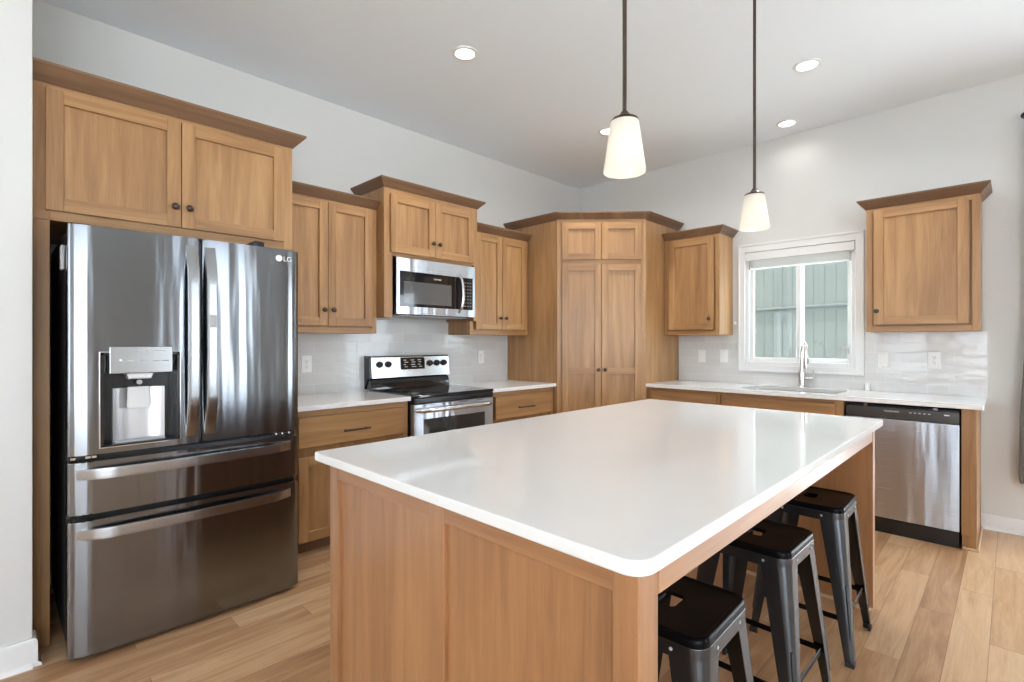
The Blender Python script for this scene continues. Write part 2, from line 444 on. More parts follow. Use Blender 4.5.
# ------------------------------------------------------------------ cabinets
def knob(F, a, b, c, parent):
    k = MB()
    k.lathe([(.0075, 0), (.006, .004), (.0055, .014), (.012, .018), (.0165, .023), (.0165, .027), (.012, .033), (.004, .036)], (a, b, c), F, 2, 18)
    return k.build('knob', M['bronze'], parent, 40)
def pull(F, a0, a1, b, c, parent):
    p = MB()
    p.sweep([(a0-.012, b, c+.026), (a0+.02, b, c+.030), ((a0+a1)/2, b, c+.031), (a1-.02, b, c+.030), (a1+.012, b, c+.026)],
            [(.005*math.cos(t*math.pi/4), .006*math.sin(t*math.pi/4)) for t in range(8)], (0, 1, 0), F)
    for a in (a0+.008, a1-.008): p.lathe([(.007, 0), (.0055, .004), (.005, .027)], (a, b, c), F, 2, 12)
    return p.build('pull_handle', M['bronze'], parent, 40)
def shaker(F, a0, a1, b0, b1, c, parent, mat=None, name='door', kn=None, st=.058, mid=None, t=.021):
    mat = mat or M['wood']; m = MB()
    m.box(a0, a0+st, b0, b1, c, c+t, F, .0015, 1); m.box(a1-st, a1, b0, b1, c, c+t, F, .0015, 1)
    rails = [(b0, b0+st), (b1-st, b1)]
    if mid: rails.append(mid)
    for p, q in rails: m.box(a0+st, a1-st, p, q, c, c+t-.0004, F, .0012, 0)
    m.box(a0+st-.004, a1-st+.004, b0+st-.004, b1-st+.004, c+.002, c+t-.0145, F, 0, 1)
    o = m.build(name, mat, parent)
    if kn: knob(F, kn[0], kn[1], c+t, o)
    return o
def slab(F, a0, a1, b0, b1, c, parent, hnd=None, t=.021, mat=None, name='drawer_front'):
    o = MB().box(a0, a1, b0, b1, c, c+t, F, .003, 0, seg=2).build(name, mat or M['wood'], parent)
    if hnd: pull(F, hnd[0], hnd[1], hnd[2], c+t, o)
    return o
def crown(path, z0, z1, parent, out=.052, mat=None):
    "plank crown swept along a plan path; the outside is on the right of travel"
    P = [Vector((p[0], p[1], 0)) for p in path]; prof = [(-.012, z0), (.004, z0), (.008, z0+.006), (out, z1-.010), (out, z1), (-.012, z1)]
    loops = []
    for i, p in enumerate(P):
        ns = []
        if i > 0: t = (P[i]-P[i-1]).normalized(); ns.append(Vector((t.y, -t.x, 0)))
        if i < len(P)-1: t = (P[i+1]-P[i]).normalized(); ns.append(Vector((t.y, -t.x, 0)))
        if len(ns) == 2: b = (ns[0]+ns[1]).normalized(); mi = b/ b.dot(ns[0])
        else: mi = ns[0]
        loops.append([(p.x+mi.x*o, p.y+mi.y*o, z) for o, z in prof])
    m = MB()
    for i in range(len(loops)-1):
        t = P[i+1]-P[i]; g = 0 if abs(t.x) > abs(t.y) else 1
        m.loft([loops[i], loops[i+1]], grain=g)
    return m.build('crown_molding', mat or M['wood_shaded'], parent, 20)
def carcass(F, a0, a1, b0, b1, c1, parent, mat=None, c0=0.004, st=.04, rl=.04, name='carcass', open_bottom=False):
    "box with a face frame on its front"
    mat = mat or M['wood']; m = MB()
    m.box(a0, a1, b0, b1, c0, c1-.02, F, .001, 1)
    m.box(a0, a0+st, b0, b1, c1-.0202, c1, F, .0015, 1); m.box(a1-st, a1, b0, b1, c1-.0202, c1, F, .0015, 1)
    m.box(a0+st, a1-st, b0, b0+rl, c1-.0202, c1-.0003, F, .001, 0); m.box(a0+st, a1-st, b1-rl, b1, c1-.0202, c1-.0003, F, .001, 0)
    return m.build(name, mat, parent)
G_UP = 'upper cabinets with shaker doors'; G_BASE = 'base cabinets under the white worktops'

# A: cabinet and panels round the fridge
t = thing('refrigerator_cabinet', 'widest upper cabinet, two doors, on full height panels around the refrigerator', 'cabinet', (.36, -4.19, 0))
m = MB(); m.box(-4.7370, -3.653, 1.821, 2.405, .004, .70, FR, .001, 1)
m.box(-4.7370, -4.680, 1.821, 2.405, .6998, .72, FR, .0015, 1); m.box(-3.70, -3.653, 1.821, 2.405, .6998, .72, FR, .0015, 1)
m.box(-4.680, -3.70, 1.821, 1.872, .6998, .7197, FR, .001, 0); m.box(-4.680, -3.70, 2.36, 2.405, .6998, .7197, FR, .001, 0)
m.build('carcass', M['wood'], t)
MB().box(-4.7370, -4.680, 0, 1.8205, .004, .72, FR, .002, 1).build('side_panel', M['wood'], t)
MB().box(-3.675, -3.653, 0, 1.8205, .004, .72, FR, .002, 1).build('side_panel', M['wood'], t)
shaker(FR, -4.695, -4.203, 1.861, 2.380, .72, t, kn=(-4.230, 1.957))
shaker(FR, -4.199, -3.704, 1.861, 2.380, .72, t, kn=(-4.170, 1.957))
crown([(.72, WY+.003), (.72, -3.653), (.004, -3.653)], 2.402, 2.474, t, .058)

# B
t = thing('upper_cabinet', 'two-door upper cabinet between refrigerator and microwave cabinets', 'cabinet', (.15, -3.25, 1.36), G_UP)
carcass(FR, -3.645, -2.868, 1.36, 2.275, .305, t)
shaker(FR, -3.59, -3.253, 1.408, 2.255, .305, t, kn=(-3.283, 1.516))
shaker(FR, -3.249, -2.915, 1.408, 2.255, .305, t, kn=(-3.219, 1.516))
crown([(.305, -3.645), (.305, -2.868)], 2.272, 2.335, t)

# C
t = thing('microwave_cabinet', 'raised two-door upper cabinet holding the microwave above the range', 'cabinet', (.2, -2.415, 1.474), G_UP)
m = MB(); m.box(-2.865, -1.965, 1.945, 2.43, .004, .385, FR, .001, 1)
m.box(-2.865, -2.795, 1.945, 2.43, .3848, .405, FR, .0015, 1); m.box(-2.03, -1.965, 1.945, 2.43, .3848, .405, FR, .0015, 1)
m.box(-2.795, -2.03, 1.93, 1.985, .3848, .4047, FR, .001, 0); m.box(-2.795, -2.03, 2.39, 2.43, .3848, .4047, FR, .001, 0)
m.build('carcass', M['wood'], t)
for p, q, u, v in ((-2.865, -2.845, -2.865, -2.795), (-1.985, -1.965, -2.008, -1.965)):
    m = MB(); m.box(p, q, 1.474, 1.9448, .004, .3846, FR, .001, 1); m.box(u, v, 1.474, 1.9448, .3848, .405, FR, .0015, 1)
    m.build('side_panel', M['wood'], t)
shaker(FR, -2.820, -2.421, 1.957, 2.385, .405, t, kn=(-2.449, 2.062))
shaker(FR, -2.417, -2.018, 1.957, 2.385, .405, t, kn=(-2.389, 2.062))
crown([(.004, -2.865), (.405, -2.865), (.405, -1.965), (.004, -1.965)], 2.425, 2.487, t, .052)

# D
t = thing('upper_cabinet', 'narrow two-door upper cabinet between microwave cabinet and corner pantry', 'cabinet', (.15, -1.59, 1.36), G_UP)
carcass(FR, -1.962, -1.222, 1.36, 2.27, .305, t)
shaker(FR, -1.905, -1.592, 1.408, 2.25, .305, t, kn=(-1.622, 1.514))
shaker(FR, -1.588, -1.272, 1.408, 2.25, .305, t, kn=(-1.553, 1.514))
crown([(.305, -1.962), (.305, -1.222)], 2.267, 2.333, t)

# corner pantry
t = thing('corner_pantry', 'tall diagonal corner pantry cabinet with four doors', 'cabinet', (.55, -.55, 0))
P = [(.004, -1.20), (.65, -1.20), (1.25, -.65), (1.25, -.004), (.004, -.004)]
m = MB(); m.prism(P, .09, 2.425, bev=0, grain=2)
m.prism([(.004, -1.15), (.60, -1.15), (1.20, -.60), (1.20, -.004), (.004, -.004)], 0, .0898, bev=0, grain=0)
dv = Vector((.6, .55, 0)); LD = dv.length; dv.normalize()
FD = Frame((.65, -1.20, 0), dv, (0, 0, 1), (dv.y, -dv.x, 0))
for (x0, x1) in ((.0, .045), (LD-.045, LD)): m.box(x0, x1, .09, 2.425, -.002, .012, FD, .002, 1)
for (z0, z1) in ((2.00, 2.06), (2.375, 2.425), (.09, .12)): m.box(.045, LD-.045, z0, z1, -.002, .0117, FD, .001, 0)
m.build('carcass', M['wood'], t)
mid = LD/2
shaker(FD, .046, mid-.002, 2.052, 2.392, .012, t); shaker(FD, mid+.002, LD-.046, 2.052, 2.392, .012, t)
shaker(FD, .046, mid-.002, .115, 2.008, .012, t, kn=(mid-.030, 1.042), mid=(1.003, 1.058))
shaker(FD, mid+.002, LD-.046, .115, 2.008, .012, t, kn=(mid+.030, 1.042), mid=(1.003, 1.058))
crown([(.004, -1.20), (.65, -1.20), (1.25, -.65), (1.25, -.004)], 2.418, 2.485, t, .060)

# E, F on the window wall
t = thing('upper_cabinet', 'single-door upper cabinet left of the window, against the pantry', 'cabinet', (1.52, -.15, 1.36), G_UP)
carcass(FB, 1.256, 1.789, 1.36, 2.27, .305, t)
shaker(FB, 1.308, 1.742, 1.41, 2.248, .305, t, kn=(1.708, 1.507))
crown([(1.256, -.305), (1.789, -.305), (1.789, -.004)], 2.267, 2.333, t)
t = thing('upper_cabinet', 'single-door upper cabinet right of the window, above the dishwasher', 'cabinet', (3.19, -.15, 1.372), G_UP)
carcass(FB, 2.880, 3.503, 1.372, 2.278, .305, t)
shaker(FB, 2.927, 3.449, 1.422, 2.258, .305, t, kn=(2.948, 1.521))
crown([(2.880, -.004), (2.880, -.305), (3.503, -.305), (3.503, -.004)], 2.275, 2.341, t)

def toe(m, F, a0, a1, c): m.box(a0, a1, 0, .0898, .004, c-.07, F, 0, 0)
t = thing('base_cabinet', 'base cabinet with wide drawer between refrigerator and range', 'cabinet', (.3, -3.21, 0), G_BASE)
carcass(FR, -3.63, -2.80, .09, .8838, .61, t); m = MB(); toe(m, FR, -3.63, -2.80, .61); m.build('toe_kick', M['wood_shaded'], t)
slab(FR, -3.578, -2.845, .660, .842, .61, t, (-3.290, -3.130, .737))
shaker(FR, -3.578, -3.213, .092, .600, .61, t, kn=(-3.243, .56)); shaker(FR, -3.209, -2.845, .092, .600, .61, t, kn=(-3.18, .56))
t = thing('base_cabinet', 'base cabinet with narrow drawer between range and corner pantry', 'cabinet', (.3, -1.61, 0), G_BASE)
carcass(FR, -2.015, -1.206, .09, .8838, .61, t); m = MB(); toe(m, FR, -2.015, -1.206, .61); m.build('toe_kick', M['wood_shaded'], t)
slab(FR, -1.960, -1.245, .656, .842, .61, t, (-1.692, -1.515, .736))
shaker(FR, -1.960, -1.605, .092, .600, .61, t, kn=(-1.635, .56)); shaker(FR, -1.601, -1.245, .092, .600, .61, t, kn=(-1.57, .56))
t = thing('base_cabinet', 'base cabinet under the counter left of the sink, beside the pantry', 'cabinet', (1.58, -.3, 0), G_BASE)
carcass(FB, 1.256, 1.919, .09, .8838, .61, t); m = MB(); toe(m, FB, 1.256, 1.919, .61); m.build('toe_kick', M['wood_shaded'], t)
slab(FB, 1.296, 1.899, .680, .848, .61, t)
shaker(FB, 1.296, 1.596, .092, .640, .61, t, kn=(1.566, .6)); shaker(FB, 1.60, 1.899, .092, .640, .61, t, kn=(1.63, .6))
t = thing('sink_cabinet', 'sink base cabinet under the window with a plain false drawer front', 'cabinet', (2.36, -.3, 0), G_BASE)
m = MB()
m.box(1.923, 2.80, .09, .66, .004, .59, FB, 0, 0)
m.box(1.923, 1.94, .66, .8838, .004, .59, FB, 0, 1); m.box(2.783, 2.80, .66, .8838, .004, .59, FB, 0, 1)
m.box(1.923, 1.963, .09, .8838, .5898, .61, FB, .001, 1); m.box(2.74, 2.80, .09, .8838, .5898, .61, FB, .001, 1)
m.box(1.963, 2.74, .84, .8838, .5898, .6097, FB, .001, 0); m.box(1.963, 2.74, .09, .13, .5898, .6097, FB, .001, 0); m.box(1.963, 2.74, .63, .70, .5898, .6097, FB, .001, 0)
m.build('carcass', M['wood'], t); m = MB(); toe(m, FB, 1.923, 2.80, .61); m.build('toe_kick', M['wood_shaded'], t)
slab(FB, 1.945, 2.748, .680, .850, .61, t)
shaker(FB, 1.945, 2.344, .092, .640, .61, t, kn=(2.314, .6)); shaker(FB, 2.348, 2.748, .092, .640, .61, t, kn=(2.378, .6))
t = thing('end_panel', 'wooden end panel closing the counter right of the dishwasher', 'cabinet', (3.46, -.3, 0))
m = MB(); m.box(3.428, 3.496, .09, .8838, .004, .595, FB, .0015, 1); m.box(3.428, 3.496, 0, .0899, .004, .588, FB, .0015, 1)
m.box(3.426, 3.498, .092, .8838, .5952, .612, FB, .002, 1)
m.build('panel', M['wood'], t)
m = MB(); m.box(3.428, 3.508, 0, .016, .5882, .603, FB, .003); m.box(3.4962, 3.508, 0, .016, .03, .5880, FB, .003)
m.build('shoe_molding', M['shoe'], t)

# ------------------------------------------------------------------ worktops
def rounded(x0, x1, y0, y1, r, seg=6):
    "r: radii for corners (x0,y0),(x1,y0),(x1,y1),(x0,y1), counter-clockwise"
    out = []
    for (cx, cy, a, q) in ((x0+r[0], y0+r[0], 180, r[0]), (x1-r[1], y0+r[1], 270, r[1]), (x1-r[2], y1-r[2], 0, r[2]), (x0+r[3], y1-r[3], 90, r[3])):
        if q < 1e-4: out.append((cx, cy)); continue
        for k in range(seg+1): t = R(a+90*k/seg); out.append((cx+q*math.cos(t), cy+q*math.sin(t)))
    return out
ZT, ZB = .914, .884
tag(MB().prism(rounded(.004, .65, -3.645, -2.797, (0, .006, .006, 0)), ZB, ZT, bev=.003, seg=2).build('worktop', M['quartz']), 'short white quartz worktop between refrigerator and range', 'worktop', 'white quartz worktops')
tag(MB().prism(rounded(.004, .65, -2.018, -1.203, (0, .006, .006, 0)), ZB, ZT, bev=.003, seg=2).build('worktop', M['quartz']), 'short white quartz worktop between range and corner pantry', 'worktop', 'white quartz worktops')
# window counter with the sink cut-out
sx0, sx1, sy0, sy1 = 2.03, 2.735, -.50, -.115
m = MB(); hole = rounded(sx0, sx1, sy0, sy1, (.03,)*4, 5)
bm = bmesh.new()
outer = rounded(1.252, 3.532, -.65, -.004, (0, .012, 0, 0), 4)
def loopverts(pts, z): return [bm.verts.new((p[0], p[1], z)) for p in pts]
e = []
for pts in (outer, hole):
    vs = loopverts(pts, ZT)
    e += [bm.edges.new((vs[i], vs[(i+1) % len(vs)])) for i in range(len(vs))]
bmesh.ops.triangle_fill(bm, edges=e, use_beauty=True)
g = bmesh.ops.extrude_face_region(bm, geom=bm.faces[:])
for q in g['geom']:
    if isinstance(q, bmesh.types.BMVert): q.co.z = ZB
bmesh.ops.recalc_face_normals(bm, faces=bm.faces[:]); bm.verts.ensure_lookup_table()
for i, v in enumerate(bm.verts): v.index = i
m.add([tuple(v.co) for v in bm.verts], [[v.index for v in f.verts] for f in bm.faces]); bm.free()
tag(m.build('worktop', M['quartz']), 'long white quartz worktop under the window with sink cut-out', 'worktop', 'white quartz worktops')
# undermount sink
t = thing('sink', 'stainless undermount sink set into the counter below the window', 'sink', ((sx0+sx1)/2, (sy0+sy1)/2, .70))
def rr(x0, x1, y0, y1, r, z, seg=5): return [(p[0], p[1], z) for p in rounded(x0, x1, y0, y1, (r,)*4, seg)]
o = .004
loops = [rr(sx0-.02, sx1+.02, sy0-.02, sy1+.02, .035, .8835), rr(sx0-o, sx1+o, sy0-o, sy1+o, .03, .8835), rr(sx0+.004, sx1-.004, sy0+.004, sy1-.004, .035, .73), rr(sx0+.03, sx1-.03, sy0+.03, sy1-.03, .03, .705),
         rr(sx0+.03, sx1-.03, sy0+.03, sy1-.03, .03, .702), rr(sx0+.001, sx1-.001, sy0+.001, sy1-.001, .035, .727), rr(sx0-o-.004, sx1+o+.004, sy0-o-.004, sy1+o+.004, .03, .880), rr(sx0-.02, sx1+.02, sy0-.02, sy1+.02, .035, .880)]
m = MB(); m.loft(loops[:4], cap=False); m.loft(loops[4:], cap=False)
nl = len(loops[3]); m.add(loops[3], [list(range(nl))]); m.add(loops[4], [list(range(nl))])
m.build('basin', plain('sink_steel', (.30, .30, .31), .3, 1), t)
MB().lathe([(.042, .7055), (.042, .708), (.03, .708), (.026, .706)], (2.38, -.30, 0)).build('drain', M['chrome'], t)
# faucet
fx, fy = 2.385, -.066
t = thing('faucet', 'stainless pull-down faucet with side lever behind the sink', 'faucet', (fx, fy, ZT))
MB().lathe([(.030, 0), (.030, .006), (.026, .010), (.0255, .12), (.022, .135), (.019, .142)], (fx, fy, ZT), seg=24).build('body', M['chrome'], t, 40)
dx, dy = .42, -.907
pts = [(fx, fy, ZT+.14), (fx, fy, ZT+.30)]
for k in range(1, 13):
    a = math.pi*k/12; q = .085-.085*math.cos(a); pts.append((fx+dx*q, fy+dy*q, ZT+.30+.085*math.sin(a)))
hx, hy = fx+dx*.17, fy+dy*.17
pts.append((hx, hy, ZT+.285))
MB().tube(pts, .0125, 14, up=(.907, .42, 0)).build('spout', M['chrome'], t, 60)
m = MB(); m.lathe([(.0135, .16), (.0165, .166), (.0175, .22), (.0150, .285), (.0125, .288)], (hx, hy, ZT), seg=20)
sh = m.build('spray_head', M['chrome'], t, 40)
MB().box(hx+.011, hx+.020, hy-.012, hy+.006, ZT+.205, ZT+.245, bev=.003).build('spray_button', M['black'], sh)
m = MB(); m.tube([(fx+.015, fy, ZT+.072), (fx+.088, fy, ZT+.078)], .0115, 14)
m.tube([(fx+.084, fy, ZT+.072), (fx+.090, fy-.002, ZT+.11), (fx+.094, fy-.004, ZT+.150)], .0065, 10, up=(0, 1, 0))
m.build('lever', M['chrome'], t, 40)
m = MB(); m.lathe([(.014, 0), (.017, .002), (.0185, .055), (.0165, .0552), (.0155, .004), (.001, .004)], (2.842, -.034, ZT), seg=18)
tag(m.build('plastic_cup', M['frost']), 'tiny frosted white cup against the tiles on the counter right of the sink', 'cup')

# ------------------------------------------------------------------ backsplash, outlets
def splash(F, rects, label, name='backsplash'):
    m = MB()
    for a0, a1, b0, b1 in rects: m.box(a0, a1, b0, b1, .0006, .009, F, 0, 0, (0, 0.0))
    return tag(m.build(name, M['tile']), label, 'backsplash', 'glazed tile backsplashes')
# brick texture rows follow height: v = z + depth
splash(FR, [(-3.65, -2.866, ZT+.0005, 1.3595), (-2.8655, -1.964, ZT+.0005, 1.473), (-1.9635, -1.205, ZT+.0005, 1.3595)], 'glossy pale tile backsplash behind the range')
splash(FB, [(1.255, 1.839, ZT+.0005, 1.3595), (1.8395, 2.818, ZT+.0005, 1.027), (2.8185, 3.53, ZT+.0005, 1.3715)], 'glossy pale tile backsplash under the window')
def outlet(F, a, b, kind, label):
    t = thing('outlet' if kind == 'outlet' else 'light_switch', label, 'outlet' if kind == 'outlet' else 'switch', F.p(a, b, .009), 'white wall plates on the backsplash')
    w, h = .037, .061
    pl = MB().box(a-w, a+w, b-h, b+h, .0092, .0145, F, .003, seg=2).build('plate', M['plastic'], t)
    if kind == 'outlet':
        for s in (-1, 1):
            r = MB().prism([(a+.017*math.cos(q*math.pi/8)*(1 if abs(math.cos(q*math.pi/8)) < .9 else .92), b+s*.020+.0145*math.sin(q*math.pi/8)) for q in range(16)], .0144, .0160, F, .0005).build('receptacle', M['plastic'], t)
            m = MB()
            for x in (-.0065, .0065): m.box(a+x-.0012, a+x+.0012, b+s*.020-.002, b+s*.020+.007, .0158, .0164, F, 0)
            m.lathe([(.0026, .0158), (.0026, .0164)], (a, b+s*.020-.008, 0), F, 2, 10)
            m.build('slots', M['slot'], r)
    else:
        MB().box(a-.017, a+.017, b-.033, b+.033, .0144, .0165, F, .001).build('rocker', M['plastic'], t)
    for s in (-1, 1):
        MB().lathe([(.003, .0143), (.003, .0152)], (a, b+s*(.0 if kind == 'outlet' else .050), 0), F, 2, 10).build('screw', M['grey'], pl)
        if kind == 'outlet': break
outlet(FR, -3.263, 1.137, 'outlet', 'white outlet on the tiles beside the refrigerator')
outlet(FR, -1.571, 1.150, 'outlet', 'white outlet on the tiles right of the range')
outlet(FB, 1.497, 1.158, 'switch', 'white switch nearer the pantry, left of the window')
outlet(FB, 1.710, 1.163, 'switch', 'white switch nearer the window on its left side')
outlet(FB, 2.939, 1.156, 'switch', 'white switch on the tiles just right of the window')
outlet(FB, 3.245, 1.164, 'outlet', 'white outlet rightmost on the tiles above the dishwasher')
m = MB(); m.lathe([(.006, 0), (.006, .012), (.013, .016), (.015, .022), (.012, .029), (.004, .032)], (1.816, 1.468, .0), FB, 2, 16)
tag(m.build('wall_hook', M['cream'], None, 40), 'small round cream knob on the wall between cabinet and window', 'hook')
# blind raised to the window head
t = thing('window_blind', 'white slatted blind drawn up to the top of the sink window', 'blind', ((KW[0]+KW[1])/2, 0, 1.95))
m = MB(); m.box(KW[0]+.003, KW[1]-.003, 2.036, 2.105, -.010, .018, FB, .004, seg=2); m.build('valance', M['trim'], t)
m = MB()
for k in range(11):
    z = 2.060-k*.0090
    if k == 10: m.box(KW[0]+.036, KW[1]-.036, z-.012, z, -.028, .006, FB, .002)
    else: m.box(KW[0]+.034, KW[1]-.034, z-.0050, z-.0010, -.030, .008, FB, .001)
m.build('slats', M['plastic'], t)
for x in (KW[0]+.036, KW[1]-.042): MB().box(x, x+.012, 1.952, 2.034, -.01, .010, FB, .002).build('bracket', M['grey'], t)
m = MB(); m.tube([(2.706, -.012, 1.948), (2.706, -.012, 1.15)], .0012, 6, up=(0, 1, 0)); m.lathe([(.003, 1.10), (.006, 1.108), (.004, 1.15)], (2.706, -.012, 0), seg=10)
m.build('pull_cord', M['trim'], t)

# ------------------------------------------------------------------ refrigerator
t = thing('refrigerator', 'black stainless french-door refrigerator with water dispenser', 'refrigerator', (.45, -4.19, 0))
Y0, Y1, YM = -4.642, -3.718, -4.180
FX = .986; ER = .085
def front(y):
    c = (Y0+Y1)/2; h = (Y1-Y0)/2; u = abs(y-c)
    x = FX-.010*(u/h)**2
    e = h-u                                       # distance from the outer edge
    if e < ER: x -= .024*(1-math.sqrt(max(0, 1-((ER-e)/ER)**2)))
    return x
def samples(y0, y1):
    ys = {y0, y1}
    n = max(2, int((y1-y0)/.02))
    for k in range(n+1): ys.add(y0+(y1-y0)*k/n)
    for k in range(1, 11):
        for q in (Y0+ER*(1-math.cos(k*math.pi/20)), Y1-ER*(1-math.cos(k*math.pi/20))):
            if y0 < q < y1: ys.add(q)
    ys = sorted(ys); out = [ys[0]]
    for q in ys[1:]:
        if q-out[-1] > .0008: out.append(q)
    return out
XB = .885
def doorpiece(m, y0, y1, z0, z1, bev=.004):
    poly = [(front(y), y) for y in samples(y0, y1)]+[(XB, y1), (XB, y0)]
    m.prism(poly, z0, z1, bev=bev, seg=2)
m = MB(); m.box(.05, .872, -4.637, -3.741, .03, 1.765, bev=.004)
m.build('case', plain('charcoal_case', (.03, .03, .032), .45), t)
m = MB(); m.box(.10, .90, -4.600, -3.778, .030, .045, bev=.002)
for y in (-4.60, -3.78): m.lathe([(.018, 0), (.018, .035)], (.86, y, 0), seg=12)
for y in (-4.60, -3.78): m.lathe([(.018, 0), (.018, .035)], (.15, y, 0), seg=12)
m.build('feet', M['rubber'], t)
DL = (-4.541, -4.259, .862, 1.255)                # dispenser opening y0 y1 z0 z1
Zd0, Zd1 = .838, 1.774
m = MB()
doorpiece(m, Y0, DL[0], Zd0, Zd1, 0); doorpiece(m, DL[1], YM-.008, Zd0, Zd1, 0)
doorpiece(m, DL[0], DL[1], Zd0, DL[2], 0); doorpiece(m, DL[0], DL[1], DL[3], Zd1, 0)
dl = m.build('door', M['dark_steel'], t)
m = MB(); doorpiece(m, YM+.008, Y1, Zd0, Zd1); dr = m.build('door', M['dark_steel'], t)
m = MB(); doorpiece(m, Y0, Y1, .596, .810); d1 = m.build('drawer', M['dark_steel'], t)
m = MB(); doorpiece(m, Y0, Y1, .022, .570); d2 = m.build('drawer', M['dark_steel'], t)
MB().box(.86, .93, Y0+.012, Y1-.012, .56, .85, bev=0).build('gasket', M['black'], t)
MB().box(.86, .945, YM-.008, YM+.008, .85, 1.765, bev=0).build('gasket', M['black'], t)
def vhandle(y, parent, z0=.875, z1=1.735, w=.045):
    path = []
    for k in range(25):
        s = k/24; q = math.sin(math.pi*s)
        path.append((front(y)-.004+.046*min(1, q*2.2)**.8*(.75+.25*q), y, z0+(z1-z0)*s))
    sec = [(w/2*math.cos(a)*(1 if abs(math.cos(a)) < .8 else .96), .011*math.sin(a)) for a in [2*math.pi*k/20 for k in range(20)]]
    sec = [(max(-w/2, min(w/2, 1.25*x)), max(-.009, min(.009, 1.25*z))) for x, z in sec]
    return MB().sweep([Vector(p) for p in path], sec, up=(1, 0, 0)).build('handle', M['steel_h'], parent, 40)
M['steel_h'] = plain('handle_stainless', (.40, .41, .42), .24, 1)
vhandle(-4.216, dl); hr = vhandle(-4.142, dr)
MB().box(front(-4.135)+.045, front(-4.135)+.0585, -4.153, -4.129, 1.365, 1.425, bev=.003).build('door_button', M['grey'], hr)
def hhandle(zc, parent):
    y0, y1, h = -4.612, -3.770, .042; path = []
    for k in range(33):
        s = k/32; y = y0+(y1-y0)*s; q = math.sin(math.pi*s)
        path.append((front(y)-.004+.044*min(1, q*3)**.8*(.7+.3*q), y, zc))
    sec = [(max(-.008, min(.008, .013*math.cos(a))), max(-h/2, min(h/2, 1.25*h/2*math.sin(a)))) for a in [2*math.pi*k/20 for k in range(20)]]
    return MB().sweep(path, sec).build('handle', M['steel_h'], parent, 40)
hhandle(.762, d1); hhandle(.518, d2)
# dispenser
XI = .905
m = MB(); xf = front(-4.4)
for (y0, y1, z0, z1) in ((DL[0]-.001, DL[0]+.012, DL[2], DL[3]), (DL[1]-.012, DL[1]+.001, DL[2], DL[3]), (DL[0], DL[1], DL[3]-.012, DL[3]), (DL[0], DL[1], DL[2], DL[2]+.008)):
    m.box(XI-.01, xf-.003, y0, y1, z0, z1, bev=.001)
m.box(XI-.012, XI-.002, DL[0], DL[1], DL[2], DL[3], bev=0)
m.build('dispenser_recess', M['black'], dl)
m = MB(); xs = xf+.0015
for (y0, y1, z0, z1) in ((DL[0]-.004, DL[0]+.001, DL[2]-.004, DL[3]+.004), (DL[1]-.001, DL[1]+.004, DL[2]-.004, DL[3]+.004), (DL[0], DL[1], DL[3]-.001, DL[3]+.004), (DL[0], DL[1], DL[2]-.004, DL[2]+.001)):
    m.box(xf-.01, xs, y0, y1, z0, z1, bev=.001)
m.build('dispenser_trim', M['chrome'], dl)
m = MB(); prof = []
for k in range(13):
    a = math.pi*k/12; prof.append((XI+.012*(1-math.sin(a))**2, -4.40-.092*math.cos(a)))
m.prism([(XI-.002, -4.492)]+[(XI+.022*abs(math.cos(math.pi*k/12))**3, -4.40-.092*math.cos(math.pi*k/12)) for k in range(13)]+[(XI-.002, -4.308)], DL[2]+.008, 1.10)
m.build('dispenser_liner', plain('silver_liner', (.66, .66, .67), .3, .6), dl, 60)
m = MB(); m.box(XI, XI+.05, -4.49, -4.31, DL[2]+.006, DL[2]+.014, bev=.002); m.build('drip_tray', M['grey'], dl)
cp = MB().box(XI+.02, xf+.006, -4.512, -4.290, 1.166, 1.279, bev=.003, seg=2).build('control_panel', plain('panel_steel', (.40, .40, .40), .25, .9), dl)
m = MB()
m.lathe([(.007, 0), (.006, .0012)], (-4.475, 1.222, xf+.0058), FR, 2, 14)
m.build('panel_light', M['mark'], cp)
for y in (-4.440, -4.395, -4.350, -4.315): MB().box(xf+.0058, xf+.0066, y-.012, y+.012, 1.216, 1.219, bev=0).build('panel_mark', M['grey'], cp)
for y in (-4.40, -4.33): MB().box(xf+.0058, xf+.0066, y-.025, y+.018, 1.260, 1.263, bev=0).build('panel_mark', M['grey'], cp)
m = MB(); m.prism([(-4.455, 1.166), (-4.445, 1.140), (-4.365, 1.140), (-4.355, 1.166)], XI, xf-.012, FR, .003); m.build('spout_housing', plain('silver_plastic', (.62, .62, .62), .3, .5), dl)
m = MB(); m.prism([(-4.447, 1.02), (-4.440, 1.010), (-4.370, 1.010), (-4.363, 1.02), (-4.366, 1.105), (-4.444, 1.105)], XI+.024, XI+.036, FR, .003); m.build('paddle', plain('pale_paddle', (.70, .70, .70), .3), dl)
m = MB(); m.lathe([(.010, XI+.04), (.010, XI+.055)], (-4.405, 1.125, 0), FR, 2, 14); m.build('nozzle', M['grey'], dl)
# logo: disc and letters
xl = front(-3.80)+.0004
m = MB(); m.lathe([(.0165, -.002), (.0165, .0006)], (-3.826, 1.727, front(-3.826)+.0016), FR, 2, 24); m.build('logo_disc', M['mark'], dr)
text('logo_letters', 'LG', .036, FR, -3.783, 1.725, xl, M['mark'], dr)
